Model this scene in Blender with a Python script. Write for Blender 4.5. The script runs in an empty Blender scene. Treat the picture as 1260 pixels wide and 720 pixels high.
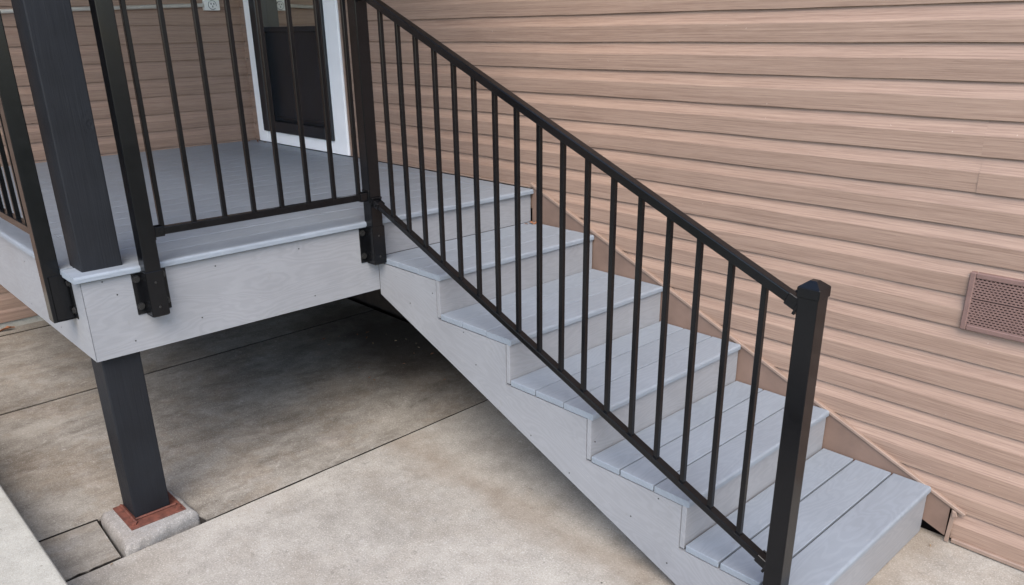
import bpy, bmesh, math, random
from mathutils import Vector, Matrix
random.seed(7)
C = bpy.context.scene.collection
S = bpy.context.scene
PI = math.pi

# ------------------------------------------------------------------ camera
def rot_basis(yaw, pitch, roll):
    cy, sy = math.cos(yaw), math.sin(yaw)
    f = Vector((-sy*math.cos(pitch), cy*math.cos(pitch), math.sin(pitch)))
    r = Vector((cy, sy, 0)); u = r.cross(f)
    c, s = math.cos(roll), math.sin(roll)
    return c*r+s*u, -s*r+c*u, f
rt, up, fw = rot_basis(0.8213, -0.3779, -0.0153)
cam = bpy.data.cameras.new('camera'); co = bpy.data.objects.new('camera', cam); C.objects.link(co)
co.matrix_world = Matrix(((rt.x, up.x, -fw.x, 2.8779), (rt.y, up.y, -fw.y, -2.8879), (rt.z, up.z, -fw.z, 1.7429), (0, 0, 0, 1)))
cam.sensor_width = 36; cam.lens = 991.09/1260*36
cam.shift_x = (630-628.06)/1260; cam.shift_y = (428.34-360)/1260
cam.clip_start = .02; cam.clip_end = 400
S.camera = co

# ------------------------------------------------------------------ light
SUN_DIR = Vector((0.66, -0.66, 1.10)).normalized()
elev = math.asin(SUN_DIR.z); azim = math.atan2(SUN_DIR.x, SUN_DIR.y)
w = bpy.data.worlds.new('World'); S.world = w; w.use_nodes = True
nt = w.node_tree; bgn = nt.nodes['Background']
sky = nt.nodes.new('ShaderNodeTexSky'); sky.sky_type = 'NISHITA'; sky.sun_disc = False
sky.sun_elevation = elev; sky.sun_rotation = azim
sky.dust_density = 1.0; sky.air_density = 1.0; sky.ozone_density = 1.0
nt.links.new(sky.outputs[0], bgn.inputs[0]); bgn.inputs[1].default_value = 0.15
sl = bpy.data.lights.new('sun', 'SUN'); so = bpy.data.objects.new('sun', sl); C.objects.link(so)
sl.energy = 1.6; sl.angle = math.radians(48); sl.color = (1.0, 0.885, 0.77)
so.rotation_euler = SUN_DIR.to_track_quat('Z', 'Y').to_euler(); so.location = (6, -6, 8)
S.view_settings.view_transform = 'Standard'; S.view_settings.look = 'None'
S.view_settings.gamma = 1; S.view_settings.exposure = 1.42; S.view_settings.use_curve_mapping = False

# ------------------------------------------------------------------ material helpers
def newmat(name):
    m = bpy.data.materials.new(name); m.use_nodes = True
    n = m.node_tree.nodes; l = m.node_tree.links
    return m, n, l, n['Principled BSDF']
def node(n, t, **kw):
    x = n.new(t)
    for k, v in kw.items():
        if k.startswith('i_'): x.inputs[k[2:].replace('_', ' ')].default_value = v
        else: setattr(x, k, v)
    return x
def ramp(n, l, src, stops):
    r = n.new('ShaderNodeValToRGB'); e = r.color_ramp.elements
    while len(e) < len(stops): e.new(.5)
    for el, (p, c) in zip(e, stops):
        el.position = p; el.color = (*c, 1) if len(c) == 3 else c
    l.new(src, r.inputs[0]); return r.outputs[0]
def grey(v): return (v, v, v)
def mix(n, l, fac, a, b, mode='MIX'):
    m = n.new('ShaderNodeMix'); m.data_type = 'RGBA'; m.blend_type = mode
    for sock, v in ((m.inputs[0], fac), (m.inputs[6], a), (m.inputs[7], b)):
        if isinstance(v, (int, float)): sock.default_value = v
        elif isinstance(v, tuple): sock.default_value = (*v, 1)
        else: l.new(v, sock)
    return m.outputs[2]
def mth(n, l, op, a, b=None, c=None):
    m = n.new('ShaderNodeMath'); m.operation = op
    for i, v in enumerate((a, b, c)):
        if v is None: continue
        if isinstance(v, (int, float)): m.inputs[i].default_value = v
        else: l.new(v, m.inputs[i])
    return m.outputs[0]
def noise(n, l, vec, scale, detail=4, rough=.55, dist=0):
    t = n.new('ShaderNodeTexNoise'); t.inputs['Scale'].default_value = scale
    t.inputs['Detail'].default_value = detail; t.inputs['Roughness'].default_value = rough
    t.inputs['Distortion'].default_value = dist
    if vec is not None: l.new(vec, t.inputs['Vector'])
    return t.outputs[0]
def vscale(n, l, vec, s, off=None):
    m = n.new('ShaderNodeVectorMath'); m.operation = 'MULTIPLY'; l.new(vec, m.inputs[0]); m.inputs[1].default_value = s
    if off is None: return m.outputs[0]
    a = n.new('ShaderNodeVectorMath'); a.operation = 'ADD'; l.new(m.outputs[0], a.inputs[0]); l.new(off, a.inputs[1])
    return a.outputs[0]
def bump(n, l, bs, h, strength, dist=.002):
    b = n.new('ShaderNodeBump'); b.inputs['Strength'].default_value = strength; b.inputs['Distance'].default_value = dist
    l.new(h, b.inputs['Height']); l.new(b.outputs[0], bs.inputs['Normal'])
def uvvec(n, l, su, sv, rnd=37.0):
    """texture space running along a board, shifted per board"""
    uv = n.new('ShaderNodeUVMap'); oi = n.new('ShaderNodeObjectInfo')
    comb = n.new('ShaderNodeCombineXYZ')
    for i, k in enumerate((1.0, 2.3, 3.1)): l.new(mth(n, l, 'MULTIPLY', oi.outputs['Random'], rnd*k), comb.inputs[i])
    return vscale(n, l, uv.outputs[0], (su, sv, 1), comb.outputs[0]), uv, oi

def m_composite(name, base, var=.06):
    m, n, l, b = newmat(name)
    v1, uv, oi = uvvec(n, l, 1.3, 5)
    warp = noise(n, l, v1, 1.6, 3, .5, .4)
    sep = n.new('ShaderNodeSeparateXYZ'); l.new(uv.outputs[0], sep.inputs[0])
    # cathedral grain: bands across the board bent by a slow warp
    ph = mth(n, l, 'ADD', mth(n, l, 'MULTIPLY', sep.outputs[1], 260), mth(n, l, 'MULTIPLY', warp, 95))
    band = mth(n, l, 'MULTIPLY_ADD', mth(n, l, 'SINE', ph), .5, .5)
    v2, _, _ = uvvec(n, l, 14, 420)
    fine = noise(n, l, v2, 1.0, 3, .6)
    tc = n.new('ShaderNodeTexCoord')
    blotch = noise(n, l, tc.outputs['Object'], 3.2, 5, .6)
    c0 = tuple(x*(1-var) for x in base); c1 = tuple(min(1, x*(1+var)) for x in base)
    col = ramp(n, l, band, [(.25, c0), (.8, c1)])
    col = mix(n, l, .45, col, ramp(n, l, fine, [(.3, c0), (.7, c1)]))
    col = mix(n, l, 1.0, col, ramp(n, l, blotch, [(.3, grey(.91)), (.7, grey(1.05))]), 'MULTIPLY')
    dirt = noise(n, l, tc.outputs['Object'], 11, 8, .75)
    col = mix(n, l, ramp(n, l, dirt, [(.62, grey(0)), (.76, grey(.5))]), col, (.16, .145, .125))
    col = mix(n, l, 1.0, col, ramp(n, l, oi.outputs['Random'], [(0, grey(.95)), (1, grey(1.04))]), 'MULTIPLY')
    scuff = noise(n, l, vscale(n, l, tc.outputs['Object'], (9, 5, 9)), 3.0, 10, .8)
    col = mix(n, l, ramp(n, l, scuff, [(.60, grey(0)), (.68, grey(.35))]), col, (.36, .36, .35))
    vc = n.new('ShaderNodeTexVoronoi'); vc.inputs['Scale'].default_value = 9; l.new(tc.outputs['Object'], vc.inputs['Vector'])
    chip = mth(n, l, 'MULTIPLY', ramp(n, l, vc.outputs['Distance'], [(.018, grey(1)), (.032, grey(0))]), ramp(n, l, noise(n, l, tc.outputs['Object'], 2.3, 1, .5), [(.56, grey(0)), (.60, grey(1))]))
    col = mix(n, l, mth(n, l, 'MULTIPLY', chip, .22), col, (.07, .06, .05))
    l.new(col, b.inputs['Base Color'])
    l.new(ramp(n, l, blotch, [(.2, grey(.42)), (.8, grey(.62))]), b.inputs['Roughness'])
    h = mth(n, l, 'ADD', mth(n, l, 'MULTIPLY', band, .55), mth(n, l, 'MULTIPLY', fine, .6))
    bump(n, l, b, h, .22, .0012)
    return m
def m_siding(name, dark, light):
    m, n, l, b = newmat(name)
    v1, uv, oi = uvvec(n, l, 3.2, 210)
    s1 = noise(n, l, v1, 1.0, 6, .62)
    v2, _, _ = uvvec(n, l, 16, 460)
    s2 = noise(n, l, v2, 1.0, 3, .6)
    v3, _, _ = uvvec(n, l, .5, 40)
    s3 = noise(n, l, v3, 1.0, 2, .5)
    f = mth(n, l, 'ADD', mth(n, l, 'MULTIPLY', s1, .55), mth(n, l, 'ADD', mth(n, l, 'MULTIPLY', s2, .25), mth(n, l, 'MULTIPLY', s3, .2)))
    col = ramp(n, l, f, [(.38, dark), (.5, tuple(a*.45+c*.55 for a, c in zip(dark, light))), (.62, light)])
    tc = n.new('ShaderNodeTexCoord')
    g = n.new('ShaderNodeNewGeometry')
    dust = noise(n, l, g.outputs['Position'], 1.3, 5, .6)
    col = mix(n, l, 1.0, col, ramp(n, l, dust, [(.3, grey(.93)), (.7, grey(1.04))]), 'MULTIPLY')
    spk = noise(n, l, g.outputs['Position'], 60, 2, .5)
    col = mix(n, l, ramp(n, l, spk, [(.77, grey(0)), (.80, grey(.35))]), col, (.62, .55, .48))
    l.new(col, b.inputs['Base Color']); b.inputs['Roughness'].default_value = .5
    b.inputs['Specular IOR Level'].default_value = .4
    bump(n, l, b, mth(n, l, 'ADD', s1, s2), .25, .0012)
    return m
def m_concrete(name, c0, c1, stain=.5, seed=0.0, speck=.4, spkscale=230, blotch=.5, drip=False, shade_dirt=False):
    m, n, l, b = newmat(name)
    g = n.new('ShaderNodeTexCoord')
    oi = n.new('ShaderNodeObjectInfo')
    comb = n.new('ShaderNodeCombineXYZ')
    l.new(mth(n, l, 'MULTIPLY', oi.outputs['Random'], 9), comb.inputs[0]); comb.inputs[1].default_value = seed
    P = vscale(n, l, g.outputs['Object'], (1, 1, 1), comb.outputs[0])
    big = noise(n, l, P, 1.6, 10, .72, .1); mid = noise(n, l, P, 9, 9, .78, .1); fin = noise(n, l, P, 110, 5, .7)
    spk = noise(n, l, P, spkscale, 3, .6)
    f = mth(n, l, 'ADD', mth(n, l, 'MULTIPLY', big, .38), mth(n, l, 'ADD', mth(n, l, 'MULTIPLY', mid, .37), mth(n, l, 'MULTIPLY', fin, .25)))
    col = ramp(n, l, f, [(.42, c0), (.57, c1)])
    st = noise(n, l, P, 2.1, 10, .74, .2)
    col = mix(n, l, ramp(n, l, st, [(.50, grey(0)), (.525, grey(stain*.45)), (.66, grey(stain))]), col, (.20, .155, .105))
    st2 = noise(n, l, vscale(n, l, P, (2.2, .9, 1)), 2.4, 12, .80, .1)
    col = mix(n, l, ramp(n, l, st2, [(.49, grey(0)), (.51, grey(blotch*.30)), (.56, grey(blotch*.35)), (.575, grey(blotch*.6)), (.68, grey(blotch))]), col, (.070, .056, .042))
    # soft pale efflorescence
    st3 = noise(n, l, vscale(n, l, P, (1.6, 1.6, 1), None), 2.6, 10, .78, .1)
    col = mix(n, l, ramp(n, l, st3, [(.54, grey(0)), (.66, grey(.28))]), col, (.40, .385, .36))
    col = mix(n, l, ramp(n, l, spk, [(.57, grey(0)), (.68, grey(speck))]), col, (.10, .09, .08))
    col = mix(n, l, ramp(n, l, spk, [(.33, grey(speck)), (.43, grey(0))]), col, (.70, .67, .62))
    grit = noise(n, l, P, 55, 4, .7)
    col = mix(n, l, ramp(n, l, grit, [(.66, grey(0)), (.69, grey(.55))]), col, (.09, .075, .06))
    grit2 = noise(n, l, P, 19, 8, .8)
    col = mix(n, l, ramp(n, l, grit2, [(.60, grey(0)), (.64, grey(.40))]), col, (.13, .115, .095))
    col = mix(n, l, ramp(n, l, grit2, [(.35, grey(.40)), (.40, grey(0))]), col, (.50, .48, .44))
    if shade_dirt:
        # under-deck shade painted into the rear corner, along with dirt and leaf litter
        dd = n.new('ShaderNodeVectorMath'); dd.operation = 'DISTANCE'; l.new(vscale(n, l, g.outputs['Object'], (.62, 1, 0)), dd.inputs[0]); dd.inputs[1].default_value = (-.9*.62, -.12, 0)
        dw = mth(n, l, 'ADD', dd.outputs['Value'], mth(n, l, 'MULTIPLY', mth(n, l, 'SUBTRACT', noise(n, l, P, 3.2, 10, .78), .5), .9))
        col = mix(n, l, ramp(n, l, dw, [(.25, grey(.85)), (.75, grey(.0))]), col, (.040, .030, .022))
    if drip:
        # rusty brown drip stains along the stair side and before the lowest riser
        sp = n.new('ShaderNodeSeparateXYZ'); l.new(g.outputs['Object'], sp.inputs[0])
        wob = mth(n, l, 'MULTIPLY', mth(n, l, 'SUBTRACT', noise(n, l, P, 3.5, 8, .75), .5), .45)
        d1 = mth(n, l, 'ADD', mth(n, l, 'ABSOLUTE', mth(n, l, 'SUBTRACT', sp.outputs[1], -1.0)), wob)
        d2 = mth(n, l, 'ADD', mth(n, l, 'ABSOLUTE', mth(n, l, 'SUBTRACT', sp.outputs[0], 2.08)), wob)
        f1 = ramp(n, l, mth(n, l, 'MINIMUM', d1, d2), [(.0, grey(.36)), (.15, grey(0))])
        col = mix(n, l, f1, col, (.17, .115, .065))
    v = n.new('ShaderNodeTexVoronoi'); v.inputs['Scale'].default_value = 7; l.new(P, v.inputs['Vector'])
    sel = ramp(n, l, noise(n, l, P, 3, 1, .5), [(.5, grey(0)), (.56, grey(1))])
    pit = mth(n, l, 'MULTIPLY', ramp(n, l, v.outputs['Distance'], [(.02, grey(1)), (.035, grey(0))]), sel)
    col = mix(n, l, mth(n, l, 'MULTIPLY', pit, .8), col, (.03, .025, .02))
    l.new(col, b.inputs['Base Color'])
    l.new(ramp(n, l, mid, [(.3, grey(.70)), (.7, grey(.93))]), b.inputs['Roughness'])
    h = mth(n, l, 'ADD', mth(n, l, 'MULTIPLY', fin, .9), mth(n, l, 'ADD', mth(n, l, 'MULTIPLY', mid, .8), mth(n, l, 'MULTIPLY', spk, .35)))
    h = mth(n, l, 'SUBTRACT', h, mth(n, l, 'MULTIPLY', pit, .7))
    bump(n, l, b, h, .6, .003)
    return m
def m_plain(name, c, rough=.5, metal=0., nscale=0, var=.15, bmp=0., spec=.5):
    m, n, l, b = newmat(name)
    b.inputs['Roughness'].default_value = rough; b.inputs['Metallic'].default_value = metal
    b.inputs['Specular IOR Level'].default_value = spec
    tc = n.new('ShaderNodeTexCoord')
    k = noise(n, l, tc.outputs['Object'], nscale or 20, 5, .6)
    l.new(ramp(n, l, k, [(.3, tuple(x*(1-var) for x in c)), (.7, tuple(min(1, x*(1+var)) for x in c))]), b.inputs['Base Color'])
    if bmp: bump(n, l, b, noise(n, l, tc.outputs['Object'], (nscale or 20)*8, 3, .6), bmp, .001)
    return m
def m_blackmetal(name):
    m, n, l, b = newmat(name)
    tc = n.new('ShaderNodeTexCoord')
    k = noise(n, l, tc.outputs['Object'], 7, 6, .65)
    fine = noise(n, l, tc.outputs['Object'], 420, 2, .5)
    l.new(ramp(n, l, k, [(.3, (.0028, .0030, .0038)), (.72, (.0052, .0055, .0064))]), b.inputs['Base Color'])
    l.new(ramp(n, l, k, [(.25, grey(.14)), (.75, grey(.28))]), b.inputs['Roughness'])
    b.inputs['Specular IOR Level'].default_value = .30
    bump(n, l, b, fine, .07, .0004)
    return m
def m_blackwood(name):
    m, n, l, b = newmat(name)
    tc = n.new('ShaderNodeTexCoord'); P = tc.outputs['Object']
    g1 = noise(n, l, vscale(n, l, P, (34, 34, 1.6)), 1.0, 6, .65, .5)
    g2 = noise(n, l, vscale(n, l, P, (160, 160, 5)), 1.0, 3, .6)
    bl = noise(n, l, P, 4.5, 6, .6)
    # a knot on the face towards the stairs
    d = n.new('ShaderNodeVectorMath'); d.operation = 'DISTANCE'; l.new(vscale(n, l, P, (1, 1, .62)), d.inputs[0]); d.inputs[1].default_value = (.0675, .052, 1.47*.62)
    kd = mth(n, l, 'ADD', d.outputs['Value'], mth(n, l, 'MULTIPLY', mth(n, l, 'SUBTRACT', noise(n, l, P, 60, 4, .6), .5), .02))
    knot = ramp(n, l, kd, [(.006, grey(1)), (.030, grey(0))])
    ring = mth(n, l, 'MULTIPLY', mth(n, l, 'MULTIPLY_ADD', mth(n, l, 'SINE', mth(n, l, 'MULTIPLY', kd, 360)), .5, .5), knot)
    col = ramp(n, l, bl, [(.3, (.006, .0065, .0085)), (.7, (.011, .0125, .016))])
    col = mix(n, l, mth(n, l, 'MULTIPLY', ring, .3), col, (.006, .006, .008))
    l.new(col, b.inputs['Base Color'])
    b.inputs['Specular IOR Level'].default_value = .28
    l.new(ramp(n, l, bl, [(.3, grey(.50)), (.7, grey(.70))]), b.inputs['Roughness'])
    h = mth(n, l, 'SUBTRACT', mth(n, l, 'ADD', g1, mth(n, l, 'MULTIPLY', g2, .4)), mth(n, l, 'MULTIPLY', ring, .4))
    bump(n, l, b, h, .55, .003)
    return m

GREY = m_composite('composite_grey', (.218, .248, .282))
GREYF = m_composite('composite_grey_fascia', (.243, .248, .260), .06)
SIDE = m_siding('vinyl_siding', (.222, .145, .108), (.360, .251, .190))
SKIRT = m_plain('brown_trim', (.172, .114, .087), .55, nscale=9, var=.16, bmp=.12)
TRIMB = m_plain('tan_channel', (.25, .178, .138), .45, nscale=14, var=.12)
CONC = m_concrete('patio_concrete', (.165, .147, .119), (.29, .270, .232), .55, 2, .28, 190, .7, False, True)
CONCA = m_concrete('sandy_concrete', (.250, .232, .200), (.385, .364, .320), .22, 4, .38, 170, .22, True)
CONC2 = m_concrete('footing_concrete', (.19, .183, .17), (.32, .31, .29), .25, 5, .35, 200, .25)
CONC3 = m_concrete('pale_concrete', (.29, .28, .24), (.40, .39, .34), .10, 11, .25, 260, .10)
SOIL = m_plain('joint_dirt', (.020, .016, .012), .95, nscale=60, var=.4, bmp=.5)
BLK = m_blackmetal('black_powder_coat')
SCREW = m_plain('screw_steel', (.035, .034, .033), .35, .5, 90, .4)
WOODP = m_blackwood('black_painted_wood')
RUST = m_plain('red_primer_steel', (.115, .038, .024), .75, 0, 40, .45, .5)
REDW = m_plain('red_brown_lumber', (.065, .022, .014), .8, 0, 12, .4, .3)
SHEATH = m_plain('dark_sheathing', (.03, .02, .015), .9, 0, 12, .4, .2)
WHITE = m_plain('white_paint', (.92, .92, .92), .4, 0, 5, .03)
DOORB = m_plain('black_door_paint', (.009, .011, .015), .33, 0, 6, .25)
VENT = m_plain('mauve_vent_plastic', (.165, .100, .085), .5, 0, 30, .1, .1)
VENTD = m_plain('vent_dark', (.02, .012, .012), .9, 0, 30, .2)
PIPE = m_plain('grey_white_pipe', (.80, .77, .70), .45, 0, 8, .1)
PLASTIC = m_plain('outlet_white', (.72, .72, .70), .4, 0, 8, .05)
DARK = m_plain('outlet_dark', (.05, .05, .055), .5, 0, 30, .2)
LEAF = m_plain('dry_leaf', (.24, .10, .045), .8, 0, 70, .5, .3)
LEAF2 = m_plain('dry_leaf_pale', (.33, .23, .13), .8, 0, 70, .5, .3)
GRAVEL = m_plain('lawn', (.07, .085, .04), .95, 0, 3, .35, .4)
ROOF = m_plain('porch_soffit', (.30, .26, .23), .7, 0, 3, .1)
def m_glass(name):
    m, n, l, b = newmat(name)
    b.inputs['Base Color'].default_value = (.70, .68, .62, 1); b.inputs['Roughness'].default_value = .04; b.inputs['Metallic'].default_value = 1
    tc = n.new('ShaderNodeTexCoord')
    bump(n, l, b, noise(n, l, tc.outputs['Object'], 2.5, 2, .5), .008, .01)
    return m
GLASS = m_glass('storm_glass')

# ------------------------------------------------------------------ geometry helpers
def bm_box(bm, x0, x1, y0, y1, z0, z1, bev=0, axis=0, seg=1):
    vs = [bm.verts.new((x, y, z)) for x in (x0, x1) for y in (y0, y1) for z in (z0, z1)]
    q = ((0, 1, 3, 2), (4, 6, 7, 5), (0, 4, 5, 1), (2, 3, 7, 6), (0, 2, 6, 4), (1, 5, 7, 3))
    fs = [bm.faces.new([vs[i] for i in f]) for f in q]
    if bev:
        es = list({e for f in fs for e in f.edges})
        bmesh.ops.bevel(bm, geom=es, offset=bev, segments=seg, affect='EDGES', profile=.6)
def bm_cyl(bm, p0, p1, r, n=12, r1=None):
    p0, p1 = Vector(p0), Vector(p1); d = (p1-p0)
    q = d.to_track_quat('Z', 'Y').to_matrix().to_4x4()
    mt = Matrix.Translation((p0+p1)/2) @ q
    bmesh.ops.create_cone(bm, cap_ends=True, segments=n, radius1=r, radius2=r if r1 is None else r1, depth=d.length, matrix=mt)
def finish(bm, name, axis=0, smooth=False, round_=False):
    """UV: u = metres along the board, v = metres round its girth"""
    bmesh.ops.recalc_face_normals(bm, faces=bm.faces)
    uv = bm.loops.layers.uv.verify()
    o = [i for i in range(3) if i != axis]
    for f in bm.faces:
        f.smooth = smooth
        for lp in f.loops:
            c = lp.vert.co
            lp[uv].uv = (c[axis], c[o[0]]+c[o[1]])
    me = bpy.data.meshes.new(name); bm.to_mesh(me); bm.free(); return me
def thing(name, label, cat, loc=(0, 0, 0), group=None):
    o = bpy.data.objects.new(name, None); C.objects.link(o); o.location = loc
    o.empty_display_size = .1
    o['label'] = label; o['category'] = cat
    if group: o['group'] = group
    return o
def part(name, me, mat, parent=None, loc=None, rot=None, label=None, kind=None):
    """loc is in world space; the parents are unrotated Empties or meshes at a plain location"""
    if mat and not me.materials: me.materials.append(mat)
    o = bpy.data.objects.new(name, me); C.objects.link(o)
    base = Vector((0, 0, 0)); p = parent
    while p is not None: base += p.location; p = p.parent
    o.parent = parent
    o.location = (Vector(loc) if loc is not None else Vector((0, 0, 0))) - base
    if rot: o.rotation_euler = rot
    if label: o['label'] = label
    if kind: o['kind'] = kind
    return o
def box_part(name, mat, parent, x0, x1, y0, y1, z0, z1, bev=0, axis=0, seg=1, **kw):
    """a box whose mesh is centred on its own object"""
    c = Vector(((x0+x1)/2, (y0+y1)/2, (z0+z1)/2))
    bm = bmesh.new(); bm_box(bm, x0-c.x, x1-c.x, y0-c.y, y1-c.y, z0-c.z, z1-c.z, bev, seg=seg)
    return part(name, finish(bm, name, axis), mat, parent, c, **kw)
def prism(name, mat, parent, poly, y0, y1, axis=0, plane='xz', bev=0, **kw):
    """extrude an outline in x-z between y0 and y1 (or an x-y outline between z0 and z1)"""
    bm = bmesh.new()
    P = (lambda a, b, t: (a, t, b)) if plane == 'xz' else (lambda a, b, t: (a, b, t))
    v0 = [bm.verts.new(P(a, b, y0)) for a, b in poly]; v1 = [bm.verts.new(P(a, b, y1)) for a, b in poly]
    bm.faces.new(v0); bm.faces.new(v1[::-1]); N = len(poly)
    for i in range(N): bm.faces.new((v0[i], v0[(i+1) % N], v1[(i+1) % N], v1[i]))
    bmesh.ops.recalc_face_normals(bm, faces=bm.faces)
    if bev:
        es = [e for e in bm.edges if e.calc_face_angle(0) > .3]
        bmesh.ops.bevel(bm, geom=es, offset=bev, segments=1, affect='EDGES')
    return part(name, finish(bm, name, axis), mat, parent, (0, 0, 0) if parent is None else (0, 0, 0), **kw)

# shared fastener meshes
bm = bmesh.new(); bm_cyl(bm, (0, 0, 0), (0, 0, .0075), .0098, 6); bm_cyl(bm, (0, 0, 0), (0, 0, .0015), .0135, 14); BOLT = finish(bm, 'bolt'); BOLT.materials.append(SCREW)
bm = bmesh.new(); bm_cyl(bm, (0, 0, 0), (0, 0, .0025), .0045, 10, .0032); SCR = finish(bm, 'screw'); SCR.materials.append(SCREW)
bm = bmesh.new(); bm_cyl(bm, (0, 0, 0), (0, 0, .0006), .0028, 8); PLUG = finish(bm, 'screw'); PLUG.materials.append(SCREW)
AX = {'+x': (0, PI/2, 0), '-y': (PI/2, 0, 0), '+z': (0, 0, 0), '-x': (0, -PI/2, 0), '+y': (-PI/2, 0, 0)}

# ------------------------------------------------------------------ dimensions (metres)
R_, T_ = .165, .4126              # riser, run
H = 6*R_                          # deck height .99
W_ = .975                         # front face of the stair side
D_ = 2.17                         # deck corner
XF = -.0165                       # fascia face
G = -.035                         # patio level
XC = -3.0                         # inner house corner
TH = .0235

# ------------------------------------------------------------------ ground
def ground_box(name, x0, x1, y0, y1, z1, mat, parent=None, bev=.0025, poly=None, t=.1):
    pts = poly or [(x0, y0), (x1, y0), (x1, y1), (x0, y1)]
    bm = bmesh.new()
    a = [bm.verts.new((x, y, z1-t)) for x, y in pts]; b_ = [bm.verts.new((x, y, z1)) for x, y in pts]
    bm.faces.new(a[::-1]); ftop = bm.faces.new(b_); N = len(pts)
    for i in range(N): bm.faces.new((a[i], a[(i+1) % N], b_[(i+1) % N], b_[i]))
    if bev: bmesh.ops.bevel(bm, geom=list(ftop.edges), offset=bev, segments=2, affect='EDGES')
    bm.normal_update()
    if name == 'slab':
        for f in bm.faces:
            if abs(f.normal.z) < .3: f.material_index = 1
    me = finish(bm, name)
    if name == 'slab': me.materials.append(mat); me.materials.append(SOIL)
    return part(name, me, mat, parent, (0, 0, 0), kind='structure' if parent is None else None)
bm = bmesh.new(); bm_box(bm, -60, 60, -60, 60, -.30, -.155)
lawn = part('lawn', finish(bm, 'lawn'), GRAVEL, kind='structure')
patio = ground_box('patio_bed', -3.3, 4.6, -4.4, .05, G-.055, SOIL, bev=0, t=.10)
patio.name = 'patio'
j = .0048
def rough_edge(pa, pb, n, amp, seed):
    rr = random.Random(seed); out = []
    for i in range(1, n):
        f = i/n; x = pa[0]+(pb[0]-pa[0])*f; y = pa[1]+(pb[1]-pa[1])*f
        dx, dy = pb[0]-pa[0], pb[1]-pa[1]; L = math.hypot(dx, dy); a = rr.uniform(-amp, amp)
        out.append((x-dy/L*a, y+dx/L*a))
    return out
# joint line runs along y from (.044,-.44) past the footing to (.108,-2.50)
def jx(y): return .044+(-.44-y)*.0311
e1 = [(jx(-4.4)+j, -4.4)] + rough_edge((jx(-4.4)+j, -4.4), (jx(0)+j, 0), 60, .0016, 3) + [(jx(0)+j, -.0)]
ground_box('slab', 0, 0, 0, 0, G, CONCA, patio, poly=[(4.6, 0), (4.6, -4.4)][::-1] + [(4.6, 0)] + e1[::-1] if False else ([(jx(-4.4)+j, -4.4), (4.6, -4.4), (4.6, 0.0), (jx(0)+j, 0.0)] + e1[::-1][1:-1]))
slabB = [(-1.545, -4.4), (-.235, -4.4), (-.232, -2.238), (-.215, -2.238), (-.205, -1.952), (.030, -1.942), (jx(-1.9)-j, -1.93), (jx(-1.9)-j, -1.9)] + rough_edge((jx(-1.9)-j, -1.9), (jx(0)-j, 0), 24, .0014, 5) + [(jx(0)-j, 0.0), (-1.575, 0.0)]
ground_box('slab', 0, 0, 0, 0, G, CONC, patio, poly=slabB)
e2 = rough_edge((.088, -2.266), (.098, -2.7), 16, .007, 9)
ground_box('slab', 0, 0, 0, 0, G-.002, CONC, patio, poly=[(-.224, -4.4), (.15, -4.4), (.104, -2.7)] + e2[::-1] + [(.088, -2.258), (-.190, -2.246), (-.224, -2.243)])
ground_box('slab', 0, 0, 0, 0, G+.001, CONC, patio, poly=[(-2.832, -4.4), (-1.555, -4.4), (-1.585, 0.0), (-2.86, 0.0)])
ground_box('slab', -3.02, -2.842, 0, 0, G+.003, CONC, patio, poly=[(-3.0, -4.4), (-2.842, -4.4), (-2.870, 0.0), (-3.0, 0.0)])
st = box_part('concrete_step', CONC3, None, -3.2, 4.2, -4.3, -2.497, -.145, .165, .012, seg=3)
st['label'] = 'pale raised concrete step edge in the near left corner'; st['category'] = 'step'

# ------------------------------------------------------------------ footing pad
bm = bmesh.new()
bot = [(-.215, -2.232), (.108, -2.245), (.036, -1.940), (-.200, -1.950)]
top = [(-.192, -2.212), (.088, -2.222), (.022, -1.966), (-.180, -1.972)]
n = 26
def lerp2(a, b, f): return (a[0]+(b[0]-a[0])*f, a[1]+(b[1]-a[1])*f)
rr = random.Random(4)
rings = []
from mathutils import noise as mn
for k, (f, z) in enumerate(((0, G-.045), (0.04, G+.004), (.20, G+.016), (.42, -.010), (.60, -.0045), (.80, -.0015), (1, -.0005))):
    ring = []
    for s_ in range(4):
        for i in range(n):
            a = lerp2(bot[s_], bot[(s_+1) % 4], i/n); b_ = lerp2(top[s_], top[(s_+1) % 4], i/n)
            x, y = lerp2(a, b_, f); am = (0, .004, .006, .004, .002, .001, 0)[k]
            nv = mn.noise_vector(Vector((x, y, z))*28) + .6*mn.noise_vector(Vector((x, y, z))*75)
            ring.append(bm.verts.new((x+nv.x*am, y+nv.y*am, z+nv.z*am*.6)))
    rings.append(ring)
for a, b_ in zip(rings, rings[1:]):
    for i in range(4*n): bm.faces.new((a[i], a[(i+1) % (4*n)], b_[(i+1) % (4*n)], b_[i]))
bm.faces.new(rings[-1])
ft = part('concrete_footing', finish(bm, 'concrete_footing', smooth=True), CONC2)
ft['label'] = 'small square concrete pad under the foot of the black post'; ft['category'] = 'footing'

# ------------------------------------------------------------------ black wooden porch post
post = thing('porch_post', 'thick black painted wooden post standing on a rust red plate at the deck corner', 'post', (-.1225, -2.0785, 0))
bm = bmesh.new(); bm_box(bm, -.0675, .0675, -.0675, .0675, .006, 3.2, .005, seg=2)
part('shaft', finish(bm, 'shaft', 2), WOODP, post, (-.1225, -2.0785, 0))
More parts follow.
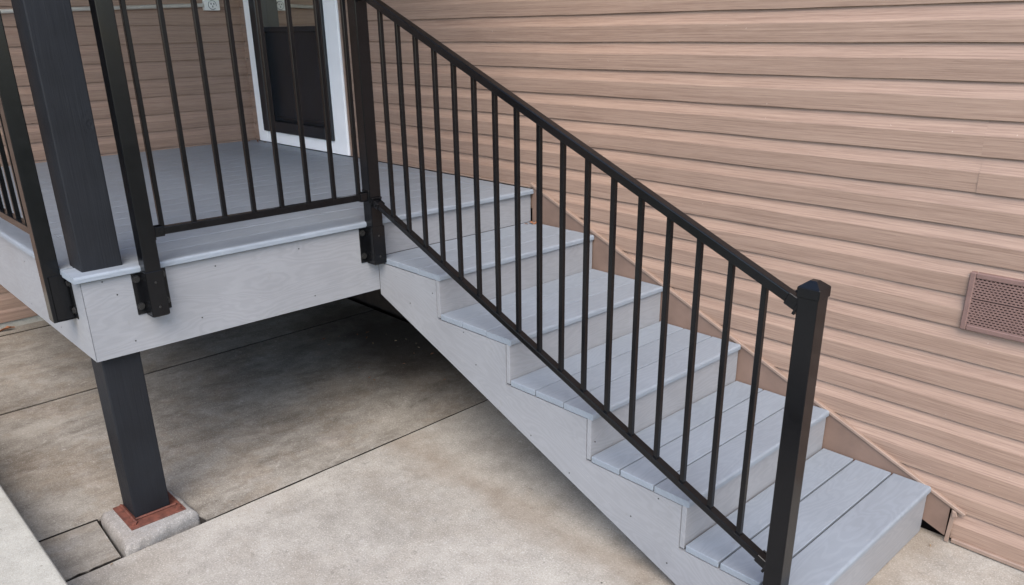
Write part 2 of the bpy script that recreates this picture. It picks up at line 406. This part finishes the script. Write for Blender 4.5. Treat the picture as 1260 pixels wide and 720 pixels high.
# folded steel shoe: flat plate with raised edges, notched at one corner
bm = bmesh.new()
bm_box(bm, -.200, .008, -2.184, -1.975, -.002, .0045, .0015)
bm_box(bm, -.192, -.020, -2.160, -2.150, .0045, .014, .003)
bm_box(bm, -.052, -.042, -2.148, -1.990, .0045, .013, .003)
bm_cyl(bm, (-.018, -2.165, .004), (-.018, -2.165, .012), .010, 6); bm_cyl(bm, (-.016, -1.995, .004), (-.016, -1.995, .012), .010, 6)
sh = part('base_plate', finish(bm, 'base_plate'), RUST, post, (0, 0, 0), label='rust red steel base plate')

# ------------------------------------------------------------------ house
house = thing('house', 'house walls clad in tan brown wood grain vinyl siding behind the stairs and the deck', 'house', (0, 0, 0))
EXP = .1133
Z0 = 1.796 - EXP*16               # butt line of the lowest course
PROF = [(.002, .008), (.0125, .0008), (.0138, 0.0), (.0142, .0025), (.0170, .030), (.0200, .0630), (.0196, .0655), (.0112, .088), (.0012, EXP+.008)]
def course(L, seed, a_=.0009):
    rr = random.Random(seed); n = max(2, int(L/.09)); bm = bmesh.new(); uvl = bm.loops.layers.uv.verify()
    ph = [rr.uniform(0, 6.28) for _ in range(4)]; cols = []
    for i in range(n+1):
        x = L*i/n
        wy = a_*(math.sin(x*3.1+ph[0])+.6*math.sin(x*9.3+ph[1])); wz = .0007*math.sin(x*5.7+ph[2])+.0005*math.sin(x*14+ph[3])
        cols.append([bm.verts.new((x, -(o_+wy*(1-z/EXP*.8)), z+wz)) for o_, z in PROF])
    vv = [0]
    for a, b_ in zip(PROF, PROF[1:]): vv.append(vv[-1]+math.hypot(b_[0]-a[0], b_[1]-a[1]))
    for i in range(n):
        for k in range(len(PROF)-1):
            f = bm.faces.new((cols[i][k], cols[i+1][k], cols[i+1][k+1], cols[i][k+1])); f.smooth = False
            for lp, (q, kk) in zip(f.loops, ((i, k), (i+1, k), (i+1, k+1), (i, k+1))): lp[uvl].uv = (L*q/n, vv[kk])
    me = bpy.data.meshes.new('siding_board'); bm.to_mesh(me); bm.free(); return me
YP = -.0085
DX0, DX1 = -2.868, -1.668         # door trim outer edges
seams = {12: 2.005, 11: 2.011, 5: 2.9, 7: 3.4, 15: 3.0, 3: 3.0, 13: 3.6}
def main_course(k, x0, x1, sd, proud=0):
    part('siding_board', course(x1-x0, sd), SIDE, house, (x0, YP-proud, Z0+EXP*k))
for k in range(0, 31):
    z = Z0+EXP*k
    if z < H-.06:
        # the lowest boards stop short of the stair skirt
        xe = 5.2
        xs = max(XC, (1.0-z-EXP-.02)/.415) if z < .9 else XC
        if k < 1: xs = 2.152
        main_course(k, xs, xe, 100+k)
    else:
        if z < 3.12:
            main_course(k, XC+.02, DX0-.012, 200+k); x0 = DX1+.012
        else: x0 = XC+.02
        if k in seams and seams[k] > x0:
            main_course(k, x0, seams[k]+.02, 300+k, 0); main_course(k, seams[k], 5.2, 400+k, .0005)
        else: main_course(k, x0, 5.2, 300+k)
for k in range(0, 31):
    z = Z0+EXP*k
    if k == 0: z += .03
    sp = {2: -2.6, 6: -3.4, 10: -1.9, 13: -2.7, 15: -.9, 8: -.7, 12: -4}.get(k)
    if sp:
        part('siding_board', course(7+sp+.02, 500+k), SIDE, house, (XC+.0085, -7, z), (0, 0, PI/2))
        part('siding_board', course(-sp, 540+k), SIDE, house, (XC+.0090, sp, z), (0, 0, PI/2))
    else:
        part('siding_board', course(7, 500+k), SIDE, house, (XC+.0085, -7, z), (0, 0, PI/2))
box_part('sheathing', SHEATH, house, XC, 5.2, .062, .14, -.145, 3.5, axis=2)
box_part('sheathing', SHEATH, house, XC-.14, XC+.004, -7, .14, -.145, 3.5, axis=2)
box_part('foundation', CONC3, house, XC-.13, XC+.010, -7, -.01, -.14, .012, .003)
box_part('corner_trim', TRIMB, house, XC+.0045, XC+.024, -.024, -.0045, H+.002, 3.45, .002, axis=2)
box_part('starter_strip', TRIMB, house, 2.158, 5.2, -.034, -.0045, G+.004, G+.022, .003)
box_part('starter_strip', TRIMB, house, XC+.0045, -.02, -.030, -.0045, H+.002, H+.012, .002)
# channel trim round the door
box_part('channel_trim', TRIMB, house, DX0-.013, DX0-.001, -.036, -.0045, H+.004, 3.16, .002, axis=2)
box_part('channel_trim', TRIMB, house, DX1+.001, DX1+.013, -.036, -.0045, H+.004, 3.16, .002, axis=2)
# skirt and the sloping channel along the stairs
def zs(x): return 1.0-.415*x
skirt = [(-.01, zs(-.01)-.36), (-.01, zs(-.01)), (2.135, zs(2.135)), (2.135, -.012), (2.045, .022), (1.75, .02)]
prism('skirt_board', SKIRT, house, skirt, -.0335, -.0305)
xa, xb = -.02, 2.185; hh = .013
prism('channel_trim', TRIMB, house, [(xa, zs(xa)-.001), (xb, zs(xb)-.001), (xb+.004, zs(xb)+hh-.003), (xa, zs(xa)+hh)], -.0395, -.006, bev=.0015)
prism('channel_trim', TRIMB, house, [(2.138, G+.004), (2.152, G+.004), (2.158, zs(2.155)-.004), (2.143, zs(2.143)-.006)], -.0385, -.0345, bev=.001, label='short broken trim end beside the lowest stair')
prism('channel_trim', TRIMB, house, [(2.150, zs(2.15)-.03), (2.166, zs(2.15)-.022), (2.160, zs(2.15)-.006), (2.147, zs(2.15)-.004)], -.046, -.040, bev=.001)

# ------------------------------------------------------------------ door
door = thing('storm_door', 'black glazed storm door in white trim at the back of the deck', 'door', ((DX0+DX1)/2, -.03, H))
TL, TR, TB, TT = -2.752, -1.815, 1.078, 3.05
part_y0 = -.048
box_part('door_trim', WHITE, door, DX0, TL+.01, part_y0, .10, H+.006, TT+.11, .003, axis=2)
box_part('door_trim', WHITE, door, TR-.01, DX1, part_y0, .10, H+.006, TT+.11, .003, axis=2)
box_part('door_sill', WHITE, door, TL+.012, TR-.012, part_y0+.002, .10, H+.006, TB+.004, .003)
box_part('door_trim', WHITE, door, TL+.012, TR-.012, part_y0+.002, .10, TT, TT+.108, .003)
SY0, SY1 = -.066, .045
def dstile(nm, x0, x1, z0, z1, y0=SY0, y1=SY1, bev=.003): return box_part(nm, DOORB, door, x0, x1, y0, y1, z0, z1, bev, axis=2)
dstile('door_stile', TL, TL+.085, TB, TT); dstile('door_stile', TR-.085, TR, TB, TT)
dstile('door_rail', TL+.087, TR-.087, TB, TB+.075); dstile('door_rail', TL+.087, TR-.087, TT-.1, TT)
dstile('door_rail', TL+.087, TR-.087, 1.742, 1.775, -.020, SY1)
dstile('kick_panel', TL+.086, TR-.086, TB+.073, 1.744, -.004, .03, .002)
dstile('panel_moulding', TL+.11, TR-.11, TB+.095, TB+.107, -.012, -.004, .002)
box_part('glass_pane', GLASS, door, TL+.086, TR-.086, .020, .026, 1.773, TT-.098)
hd = dstile('handle', TL+.03, TL+.05, H+.98, H+1.12, -.11, -.066, .006)

# ------------------------------------------------------------------ outlet and conduit on the left wall
ob = thing('outlet_box', 'small white outdoor outlet box on the siding left of the door', 'outlet', (XC+.03, -.235, 1.89))
box_part('box_body', PLASTIC, ob, XC+.012, XC+.055, -.292, -.184, 1.887, 2.01, .004, seg=2)
bm = bmesh.new(); bmesh.ops.create_cone(bm, cap_ends=True, segments=24, radius1=.027, radius2=.025, depth=.006, matrix=Matrix.Translation((0, 0, .003)))
part('receptacle', finish(bm, 'receptacle'), PLASTIC, ob, (XC+.055, -.238, 1.922), AX['+x'])
for dy, dz in ((-.010, .007), (.010, .007), (0, -.010)):
    box_part('slot', DARK, ob, XC+.0605, XC+.0622, -.238+dy-.0035, -.238+dy+.0035, 1.922+dz-.006, 1.922+dz+.006, .0008)
bm = bmesh.new()
for a in range(24):
    t0, t1 = a/24*2*PI, (a+1)/24*2*PI
    if a in (3, 4, 14): continue
    bm_cyl(bm, (.0285*math.cos(t0), .0285*math.sin(t0), .001), (.0285*math.cos(t1), .0285*math.sin(t1), .001), .0017, 5)
part('gasket_ring', finish(bm, 'gasket_ring'), DARK, ob, (XC+.056, -.238, 1.922), AX['+x'])
cd = thing('conduit', 'pale conduit pipe running level along the siding to the outlet box', 'pipe', (XC+.04, -1.8, 1.9))
bm = bmesh.new(); bm_cyl(bm, (XC+.04, -5.5, 1.745), (XC+.04, -.30, 1.921), .0125, 14)
part('pipe', finish(bm, 'pipe', 1, True), PIPE, cd, (0, 0, 0))
for y in (-2.9, -1.27):
    bm = bmesh.new(); zc = 1.921+(y+.3)*.0338; bm_box(bm, XC+.013, XC+.0525, y-.007, y+.007, zc-.022, zc+.022, .005)
    part('pipe_strap', finish(bm, 'pipe_strap'), PIPE, cd, (0, 0, 0))

# ------------------------------------------------------------------ wall vent
vt = thing('wall_vent', 'mauve brown slotted vent cover set in the siding at the right edge', 'vent', (2.25, -.03, .877))
VX0, VX1, VZ0, VZ1, VY = 2.046, 2.452, .777, .976, -.034
fw_ = .019
box_part('vent_frame', VENT, vt, VX0, VX0+fw_, VY-.006, -.010, VZ0, VZ1, .003, axis=2)
box_part('vent_frame', VENT, vt, VX1-fw_, VX1, VY-.006, -.010, VZ0, VZ1, .003, axis=2)
box_part('vent_frame', VENT, vt, VX0+fw_, VX1-fw_, VY-.0058, -.010, VZ0, VZ0+fw_, .003)
box_part('vent_frame', VENT, vt, VX0+fw_, VX1-fw_, VY-.0058, -.010, VZ1-fw_, VZ1, .003)
box_part('vent_backing', VENTD, vt, VX0+fw_-.002, VX1-fw_+.002, -.030, -.026, VZ0+fw_-.002, VZ1-fw_+.002)
bm = bmesh.new()
rows, px = 19, .0128
z0, z1 = VZ0+fw_, VZ1-fw_; rh = (z1-z0)/rows
x0, x1 = VX0+fw_, VX1-fw_
for r in range(rows):
    za = z0+r*rh
    off = 0 if r % 2 else px/2
    gap = .0058 if r == rows//2+1 else 0
    # a strip under each row of slots, and short bridges between the slots
    bm_box(bm, x0, x1, -.0375, -.0355, za, za+rh*.56)
    x = x0+off-px
    while x < x1 and not gap:
        a, b_ = max(x0, x), min(x1, x+px*.40)
        if b_ > a: bm_box(bm, a, b_, -.0370, -.0352, za+rh*.49, za+rh*1.01)
        x += px
part('vent_grille', finish(bm, 'vent_grille'), VENT, vt, (0, 0, 0), kind='stuff')

# ------------------------------------------------------------------ deck
deck = thing('deck', 'raised porch deck of grey composite boards with a pale grey fascia', 'deck', (-1.5, -1.1, 0))
bw = .1395; gap = .0022
bevb = .0022
# border boards
def nose_board(name, x0, x1, y0, y1, z1, mat, parent, axis=1, th=TH, r=.009):
    """a board with a rounded front (+x) edge"""
    prof = [(x0, z1-th), (x0, z1-.0015), (x0+.0015, z1)]
    for i in range(5):
        a = PI/2-i*PI/2/4; prof.append((x1-r+r*math.cos(a), z1-r+r*math.sin(a)))
    prof += [(x1, z1-th+.003), (x1-.003, z1-th)]
    c = Vector(((x0+x1)/2, (y0+y1)/2, z1))
    return prism_at(name, mat, parent, [(a-c.x, b-c.z) for a, b in prof], y0-c.y, y1-c.y, c, axis)
def prism_at(name, mat, parent, poly, y0, y1, c, axis=0, rot=None):
    bm = bmesh.new()
    v0 = [bm.verts.new((a, y0, b)) for a, b in poly]; v1 = [bm.verts.new((a, y1, b)) for a, b in poly]
    bm.faces.new(v0); bm.faces.new(v1[::-1]); N = len(poly)
    for i in range(N): bm.faces.new((v0[i], v0[(i+1) % N], v1[(i+1) % N], v1[i]))
    bmesh.ops.recalc_face_normals(bm, faces=bm.faces)
    return part(name, finish(bm, name, axis), mat, parent, c, rot)
nose_board('border_board', -bw, 0, -D_+XF-.003, -.034, H, GREY, deck)
# left border: the same board turned so its nose faces -y
prof_c = Vector(((-.1425+XC)/2, -D_-.0195+.07, H))
r = .009; pr = [(-.07, -TH), (-.07, 0)]
for i in range(5):
    a = PI/2-i*PI/2/4; pr.append((.07-r+r*math.cos(a), -r+r*math.sin(a)))
pr += [(.07, -TH+.003), (.067, -TH)]
Lh = (-.1425-XC)/2-.01
prism_at('border_board', GREY, deck, pr, -Lh, Lh, prof_c, 1, (0, 0, -PI/2))
yb0 = -D_-.0195+.14+.003
x = -bw-gap-.0008
xs_ = []
while x-bw > XC+.03:
    xs_.append((x-bw, x)); x -= bw+gap
xs_.append((XC+.026, x))
for a, b_ in xs_:
    box_part('deck_board', GREY, deck, a, b_, yb0, -.150, H-TH, H-.0004, bevb, axis=1)
box_part('border_board', GREY, deck, XC+.026, -bw-gap-.001, -.1465, -.034, H-TH, H-.0002, bevb)
# fascia
ZB = .677
fzt = H-TH-.0045; gq = .0011
def fascia(poly, axis):
    c = Vector((sum(p[0] for p in poly)/4, sum(p[1] for p in poly)/4, 0)); bm = bmesh.new()
    a = [bm.verts.new((x-c.x, y-c.y, ZB)) for x, y in poly]; b_ = [bm.verts.new((x-c.x, y-c.y, fzt)) for x, y in poly]
    bm.faces.new(a[::-1]); bm.faces.new(b_)
    for i in range(4): bm.faces.new((a[i], a[(i+1) % 4], b_[(i+1) % 4], b_[i]))
    return part('fascia_board', finish(bm, 'fascia_board', axis), GREYF, deck, c)
ff = fascia([(XF, -D_+gq*1.4), (XF, -W_-.0015), (XF-.018, -W_-.0015), (XF-.018, -D_+.018+gq*1.4)], 1)
fl = fascia([(XF-gq*1.4, -D_), (XF-.018-gq*1.4, -D_+.018), (XC+.02, -D_+.018), (XC+.02, -D_)], 0)
for y, z in ((-2.06, .90), (-2.03, .72), (-1.70, .93), (-1.78, .745), (-1.35, .93), (-1.30, .72), (-2.10, .955)):
    part('screw', PLUG, None, ff, (XF+.0001, y, z), AX['+x'])
for x_, z in ((-.32, .92), (-.40, .71), (-.75, .9), (-.8, .71)):
    part('screw', PLUG, None, fl, (x_, -D_-.0001, z), AX['-y'])
# framing in dark red-brown lumber
box_part('rim_joist', REDW, deck, XF-.058, XF-.0185, -D_+.24, -.036, ZB+.03, H-TH-.003)
box_part('rim_joist', REDW, deck, XC+.03, -.20, -D_+.0185, -D_+.058, ZB+.03, H-TH-.003)
xj = -.46
while xj > XC+.1:
    box_part('joist', REDW, deck, xj-.038, xj, -D_+.06, -.036, ZB+.06, H-TH-.003, axis=1); xj -= .406
box_part('ledger', REDW, deck, XC+.03, XF-.06, -.034, .0-.0285, ZB+.05, H-TH-.003)

# ------------------------------------------------------------------ stairs
stairs = thing('staircase', 'straight flight of grey composite stairs with closed risers against the siding', 'stairs', (1.03, -.5, G))
OV = .010
yR, yL = -.0400, -W_+.0005
gaps = {1: .0022, 2: .0040, 3: .0050, 4: .0060, 5: .0076}
for k in range(0, 6):            # riser below each nosing
    xf = k*T_-OV; zt = H-k*R_-TH-.001; zb = H-(k+1)*R_+.0005 if k < 5 else G+.006
    y0 = -W_+.002 if k else -W_+.004
    zb -= TH*.8 if k < 5 else 0
    if k == 0: xf = XF; zb = H-R_+.0005
    box_part('riser', GREYF, stairs, xf-.018, xf, y0, yR+.001, zb, zt, .001, axis=1)
for k in range(1, 6):
    g = gaps[k]; x1 = k*T_; x0 = (k-1)*T_-OV+g*.9 if k > 1 else XF+.001
    z1 = H-k*R_; wdt = .1395 if k < 5 else .1385
    nose_board('tread_board', x1-wdt, x1, yL, yR, z1, GREY, stairs)
    b1 = x1-wdt-g; a1 = b1-wdt
    box_part('tread_board', GREY, stairs, a1, b1, yL, yR, z1-TH, z1, .002, axis=1)
    box_part('tread_board', GREY, stairs, x0, a1-g, yL, yR, z1-TH, z1-.0002, .002, axis=1)
# side board: sawtooth top, straight lower edge
def zl(x): return .6465-.402*x
poly = [(XF, zl(XF))]
SO = .0295
poly.append((XF, H-R_-TH-.003))
for k in range(1, 6):
    xk = k*T_-SO
    poly.append((xk, H-k*R_-TH-.003))
    if k < 5: poly.append((xk, H-(k+1)*R_-TH-.003))
poly.append((5*T_-SO, G+.006)); poly.append(((.6465-G-.006)/.402, G+.006))
bm = bmesh.new()
ca, sa = math.cos(math.atan(.402)), math.sin(math.atan(.402))
v0 = [bm.verts.new((a, -W_, b)) for a, b in poly]; v1 = [bm.verts.new((a, -W_+.019, b)) for a, b in poly]
bm.faces.new(v0); bm.faces.new(v1[::-1])
for i in range(len(poly)): bm.faces.new((v0[i], v0[(i+1) % len(poly)], v1[(i+1) % len(poly)], v1[i]))
me = finish(bm, 'side_board', 0)
uvl = me.uv_layers[0]
for lp in me.loops:
    c = me.vertices[lp.vertex_index].co; uvl.data[lp.index].uv = (c.x*ca-c.z*sa, c.x*sa+c.z*ca+c.y)
sb = part('side_board', me, GREYF, stairs, (0, 0, 0))
for x_, z in ((.20, .66), (.62, .50), (.93, .30), (1.13, .22), (1.42, .17), (1.58, .06), (.36, .74), (1.53, .29), (.55, .62), (1.25, .395)):
    part('screw', PLUG, None, sb, (x_, -W_-.0001, z), AX['-y'])
# two rough stringers behind, dark lumber
for y0, y1 in ((-W_+.021, -W_+.058), (-.09, -.052)):
    pp = [(XF+.004, .71), (XF+.004, H-R_-TH-.01)] + [p for k in range(1, 6) for p in ((k*T_-.045, H-k*R_-TH-.008), (k*T_-.045, H-(k+1)*R_-TH-.008))][:9] + [(5*T_-.045, G+.004), (1.72, G+.004), (1.70, .0)]
    prism('stringer', REDW, stairs, [(a, b) for a, b in pp], y0, y1)

# ------------------------------------------------------------------ railings
PS = .0275      # half post
BS = .0080      # half baluster
def bm_square_bar(p0, p1, hw, hh, bev):
    """bar of rectangular section between two points lying in an x-z or y-z plane"""
    p0, p1 = Vector(p0), Vector(p1); L = (p1-p0).length
    bm = bmesh.new(); bm_box(bm, 0, L, -hw, hw, -hh, hh, bev, seg=2)
    return bm, L
def bar(name, mat, parent, p0, p1, hw, hh, bev=.003):
    p0, p1 = Vector(p0), Vector(p1); d = p1-p0
    bm, L = bm_square_bar(p0, p1, hw, hh, bev)
    yaw = math.atan2(d.y, d.x); pitch = -math.atan2(d.z, math.hypot(d.x, d.y))
    return part(name, finish(bm, name), mat, parent, p0, (0, pitch, yaw))
balcache = {}
def baluster(parent, x, y, z0, z1):
    L = z1-z0
    bm = bmesh.new(); bm_box(bm, -BS, BS, -BS, BS, 0, L, .0016)
    return part('baluster', finish(bm, 'baluster', 2), BLK, parent, (x, y, z0), (0, 0, random.uniform(-.012, .012)))
def post_cap(parent, x, y, z):
    bm = bmesh.new(); s = PS+.003
    bm_box(bm, -s, s, -s, s, -.022, .006, .002)
    vs = [bm.verts.new((a*s*.96, b*s*.96, .006)) for a, b in ((-1, -1), (1, -1), (1, 1), (-1, 1))]
    ts = [bm.verts.new((a*s*.30, b*s*.30, .022)) for a, b in ((-1, -1), (1, -1), (1, 1), (-1, 1))]
    for i in range(4): bm.faces.new((vs[i], vs[(i+1) % 4], ts[(i+1) % 4], ts[i]))
    bm.faces.new(ts)
    return part('post_cap', finish(bm, 'post_cap'), BLK, parent, (x, y, z))
def post_part(parent, x, y, z0, z1):
    bm = bmesh.new(); bm_box(bm, -PS, PS, -PS, PS, 0, z1-z0, .003, seg=2)
    p = part('post', finish(bm, 'post', 2), BLK, parent, (x, y, z0))
    c = post_cap(p, x, y, z1)
    return p
def face_bracket(parent, x, y, axis, zb=.812, zt=.972):
    """flanged saddle holding a post on a fascia: axis '+x' or '-y' is the outward side"""
    bm = bmesh.new()
    # local: u = sideways, o = outward (from fascia face), z
    def B(u0, u1, o0, o1, z0, z1, bev=.0015):
        if axis == '+x': bm_box(bm, XF+o0-x, XF+o1-x, u0, u1, z0-zb, z1-zb, bev)
        else: bm_box(bm, u0, u1, -D_-o1-y, -D_-o0-y, z0-zb, z1-zb, bev)
    t = .0035
    B(-.060, -PS-.0005, .0002, .0046, zb, zt); B(PS+.0005, .060, .0002, .0046, zb, zt)
    B(-PS-t, -PS-.0004, .0046, .062, zb, zt); B(PS+.0004, PS+t, .0046, .062, zb, zt)
    B(-PS-t, PS+t, .0585, .0585+t, zb-.002, zt)
    B(-PS-t, PS+t, .002, .0585, zb-.004, zb-.0005)
    o = part('bracket', finish(bm, 'bracket'), BLK, parent, (x, y, zb))
    for s_ in (-1, 1):
        for z in (zb+.030, zt-.030):
            if axis == '+x': part('bolt', BOLT, None, o, (XF+.0046, y+s_*.0455, z), AX['+x'])
            else: part('bolt', BOLT, None, o, (x+s_*.0455, -D_-.0046, z), AX['-y'])
    for z in (zb+.030, zt-.040):
        if axis == '+x': part('screw', SCR, None, o, (XF+.062, y, z), AX['+x'])
        else: part('screw', SCR, None, o, (x, -D_-.062, z), AX['-y'])
    return o
def collar(parent, p, d, hw, hh, L=.038):
    """clip that carries a rail on a post"""
    d = Vector(d).normalized(); p = Vector(p)
    bm = bmesh.new()
    bm_box(bm, 0, L, -hw-.004, -hw+.0005-.001, -hh-.004, hh+.004, .002); bm_box(bm, 0, L, hw+.0005, hw+.004, -hh-.004, hh+.004, .002)
    bm_box(bm, 0, L, -hw-.003, hw+.003, -hh-.0045, -hh-.0005, .0015)
    bm_box(bm, -.004, .004, -hw-.010, hw+.010, -hh-.012, hh+.012, .0015)
    bm_cyl(bm, (L*.6, -hw-.009, 0), (L*.6, -hw-.003, 0), .006, 8)
    bm_cyl(bm, (L*.25, -hw-.007, hh*.4), (L*.25, -hw-.003, hh*.4), .0045, 8)
    yaw = math.atan2(d.y, d.x); pitch = -math.atan2(d.z, math.hypot(d.x, d.y))
    return part('rail_clip', finish(bm, 'rail_clip'), BLK, parent, p, (0, pitch, yaw))

# --- stair railing
YS = -1.004
rs = thing('stair_railing', 'sloping black metal stair railing with straight square balusters and a capped newel', 'railing', (1.98, YS, G))
XP = XF+.0305                     # upper post centre
NX = 1.9815                       # newel centre
up_post = post_part(rs, XP, YS, .806, 2.03)
face_bracket(rs, XP, YS, '+x', .812, .972)
nw = post_part(rs, NX, YS, G+.01, 1.122)
ST = (1.812-1.100)/(1.856-.170)   # slope of the rails
def zt_(x): return 1.812+.0145-ST*(x-.170)      # top rail centre
def zbr(x): return 1.040+.012-.4215*(x-.098)    # bottom rail centre
sx0, sx1 = XP+PS, NX-PS
bar('top_rail', BLK, rs, (sx0, YS, zt_(sx0)), (sx1, YS, zt_(sx1)), .0155, .0138, .003)
bar('bottom_rail', BLK, rs, (sx0, YS, zbr(sx0)), (sx1, YS, zbr(sx1)), .0145, .0105, .0025)
for i in range(17):
    x_ = .163+i*.1053
    baluster(rs, x_, YS, zbr(x_)+.004, zt_(x_)-.008)
collar(rs, (sx0, YS, zt_(sx0)), (1, 0, -ST), .0155, .0138); collar(rs, (sx1, YS, zt_(sx1)), (-1, 0, ST), .0155, .0138)
collar(rs, (sx0, YS, zbr(sx0)), (1, 0, -.4215), .0145, .0105); collar(rs, (sx1, YS, zbr(sx1)), (-1, 0, .4215), .0145, .0105)
# --- deck railing across the front
rd = thing('deck_railing', 'black metal deck railing level above the front fascia, between the wooden post and the stairs', 'railing', (XP, -1.945, .8))
YA = -1.9445
post_part(rd, XP, YA, .806, 2.03); face_bracket(rd, XP, YA, '+x', .812, .972)
ZR = 1.103; ZTR = 1.965
y0, y1 = YA+PS, YS-PS
bar('bottom_rail', BLK, rd, (XP, y0, ZR), (XP, y1, ZR-.003), .0145, .0135, .003)
bar('top_rail', BLK, rd, (XP, y0, ZTR), (XP, y1, ZTR), .0155, .0138, .003)
for i in range(8): baluster(rd, XP, -1.880+i*.1160, ZR+.006, ZTR-.008)
collar(rd, (XP, y0, ZR), (0, 1, 0), .0145, .0135); collar(rd, (XP, y1, ZR-.003), (0, -1, 0), .0145, .0135)
collar(rd, (XP, y0, ZTR), (0, 1, 0), .0155, .0138); collar(rd, (XP, y1, ZTR), (0, -1, 0), .0155, .0138)
# --- railing along the left side of the deck
XB, YBR = -.1790, -D_-.0465
rl = thing('deck_railing', 'black metal railing cut off by the left edge, on the short side of the deck', 'railing', (XB, YBR, .8))
post_part(rl, XB, YBR, .806, 2.03); face_bracket(rl, XB, YBR, '-y', .812, .972)
bar('bottom_rail', BLK, rl, (-2.90, YBR, ZR+.012), (XB-PS, YBR, ZR+.012), .0145, .0135, .003)
bar('top_rail', BLK, rl, (-2.90, YBR, ZTR), (XB-PS, YBR, ZTR), .0155, .0138, .003)
collar(rl, (XB-PS, YBR, ZR+.012), (-1, 0, 0), .0145, .0135)
for i in range(21): baluster(rl, XB-PS-.118-i*.120, YBR, ZR+.018, ZTR-.008)
post_part(rl, -2.90, YBR, .806, 2.03)

# ------------------------------------------------------------------ porch roof carried by the post
pr_ = thing('porch_roof', 'flat brown porch roof over the deck, above the picture', 'roof', (-1.4, -1.1, 3.2))
box_part('soffit', ROOF, pr_, XC+.03, .45, -2.80, -.05, 3.205, 3.23)
box_part('roof_edge', WHITE, pr_, XC+.03, .47, -2.82, -.05, 3.232, 3.42, .004)

# ------------------------------------------------------------------ dry leaves
def leaf_mesh(seed):
    rr = random.Random(seed); bm = bmesh.new(); L = rr.uniform(.010, .017); n = 5; c = []
    for i in range(n+1):
        f = i/n; wd = L*.42*math.sin(PI*min(1, f*1.0)**.8)*rr.uniform(.7, 1.2); z = .004*math.sin(f*PI)+rr.uniform(0, .002)
        x_ = (f-.5)*L*2
        c.append((bm.verts.new((x_, -wd, z+.003*rr.random())), bm.verts.new((x_, 0, z*.4+.001)), bm.verts.new((x_, wd, z+.004*rr.random()))))
    for a, b_ in zip(c, c[1:]):
        for k in range(2): bm.faces.new((a[k], a[k+1], b_[k+1], b_[k]))
    return finish(bm, 'dry_leaf')
LM = [leaf_mesh(i) for i in range(5)]
for i, m_ in enumerate(LM): m_.materials.append(LEAF if i % 2 == 0 else LEAF2)
def leaf(x, y, z, label, group, s=1.0, i=None):
    o = bpy.data.objects.new('dry_leaf', LM[random.randrange(5) if i is None else i]); C.objects.link(o)
    o.location = (x, y, z+.001); o.scale = (s,)*3; o.rotation_euler = (random.uniform(-.3, .3), random.uniform(-.3, .3), random.uniform(0, 6.28))
    o['label'] = label; o['category'] = 'leaf'
    if group: o['group'] = group
for x_, y_, s_ in ((-2.80, -.10, 1.3), (-2.86, -.075, 1.5), (-2.74, -.075, 1.0), (-2.90, -.12, 1.1)):
    leaf(x_, y_, H, 'tiny dry leaf lying in the deck corner beside the white door trim', 'dry leaves in the deck corner', s_, random.choice((0, 2, 4)))
for x_, y_, s_ in ((.022, -.075, 1.3), (.045, -.058, 1.2), (.018, -.105, .9)):
    leaf(x_, y_, H-R_, 'curled reddish dry leaf at the wall end of the topmost stair', 'dry leaves on the topmost stair', s_, random.choice((0, 2, 4)))
under = [(-1.219, -.582), (-1.268, -.436), (-1.25, -.358), (-1.23, -.298), (-1.122, -.231), (-.985, -.255), (-.961, -.192), (-.797, -.222), (-.656, -.228), (-.654, -.436), (-.31, -.415), (-.787, -.651), (-.628, -.686), (-.584, -.689), (-1.548, -.507), (-1.357, -.318), (-1.30, -.46), (-1.20, -.49), (-1.16, -.35), (-.90, -.30), (-.86, -.19), (-.74, -.30), (-1.05, -.38), (-1.33, -.55)]
for x_, y_ in under:
    leaf(x_, y_, G, 'small dry leaf scrap on the dark concrete deep under the deck', 'leaf scraps under the deck', random.uniform(.5, 1.0))
leaf(-2.93, -1.93, G+.004, 'clump of dark dry leaf against the foundation at the left edge', None, 3.2, 0)
leaf(2.115, -.10, G, 'pale leaf scrap on the concrete in front of the lowest riser by the wall', None, .6, 1)
leaf(.12, -2.30+.0, G, 'yellowish leaf scrap in the crack beside the concrete footing', None, .55, 3)
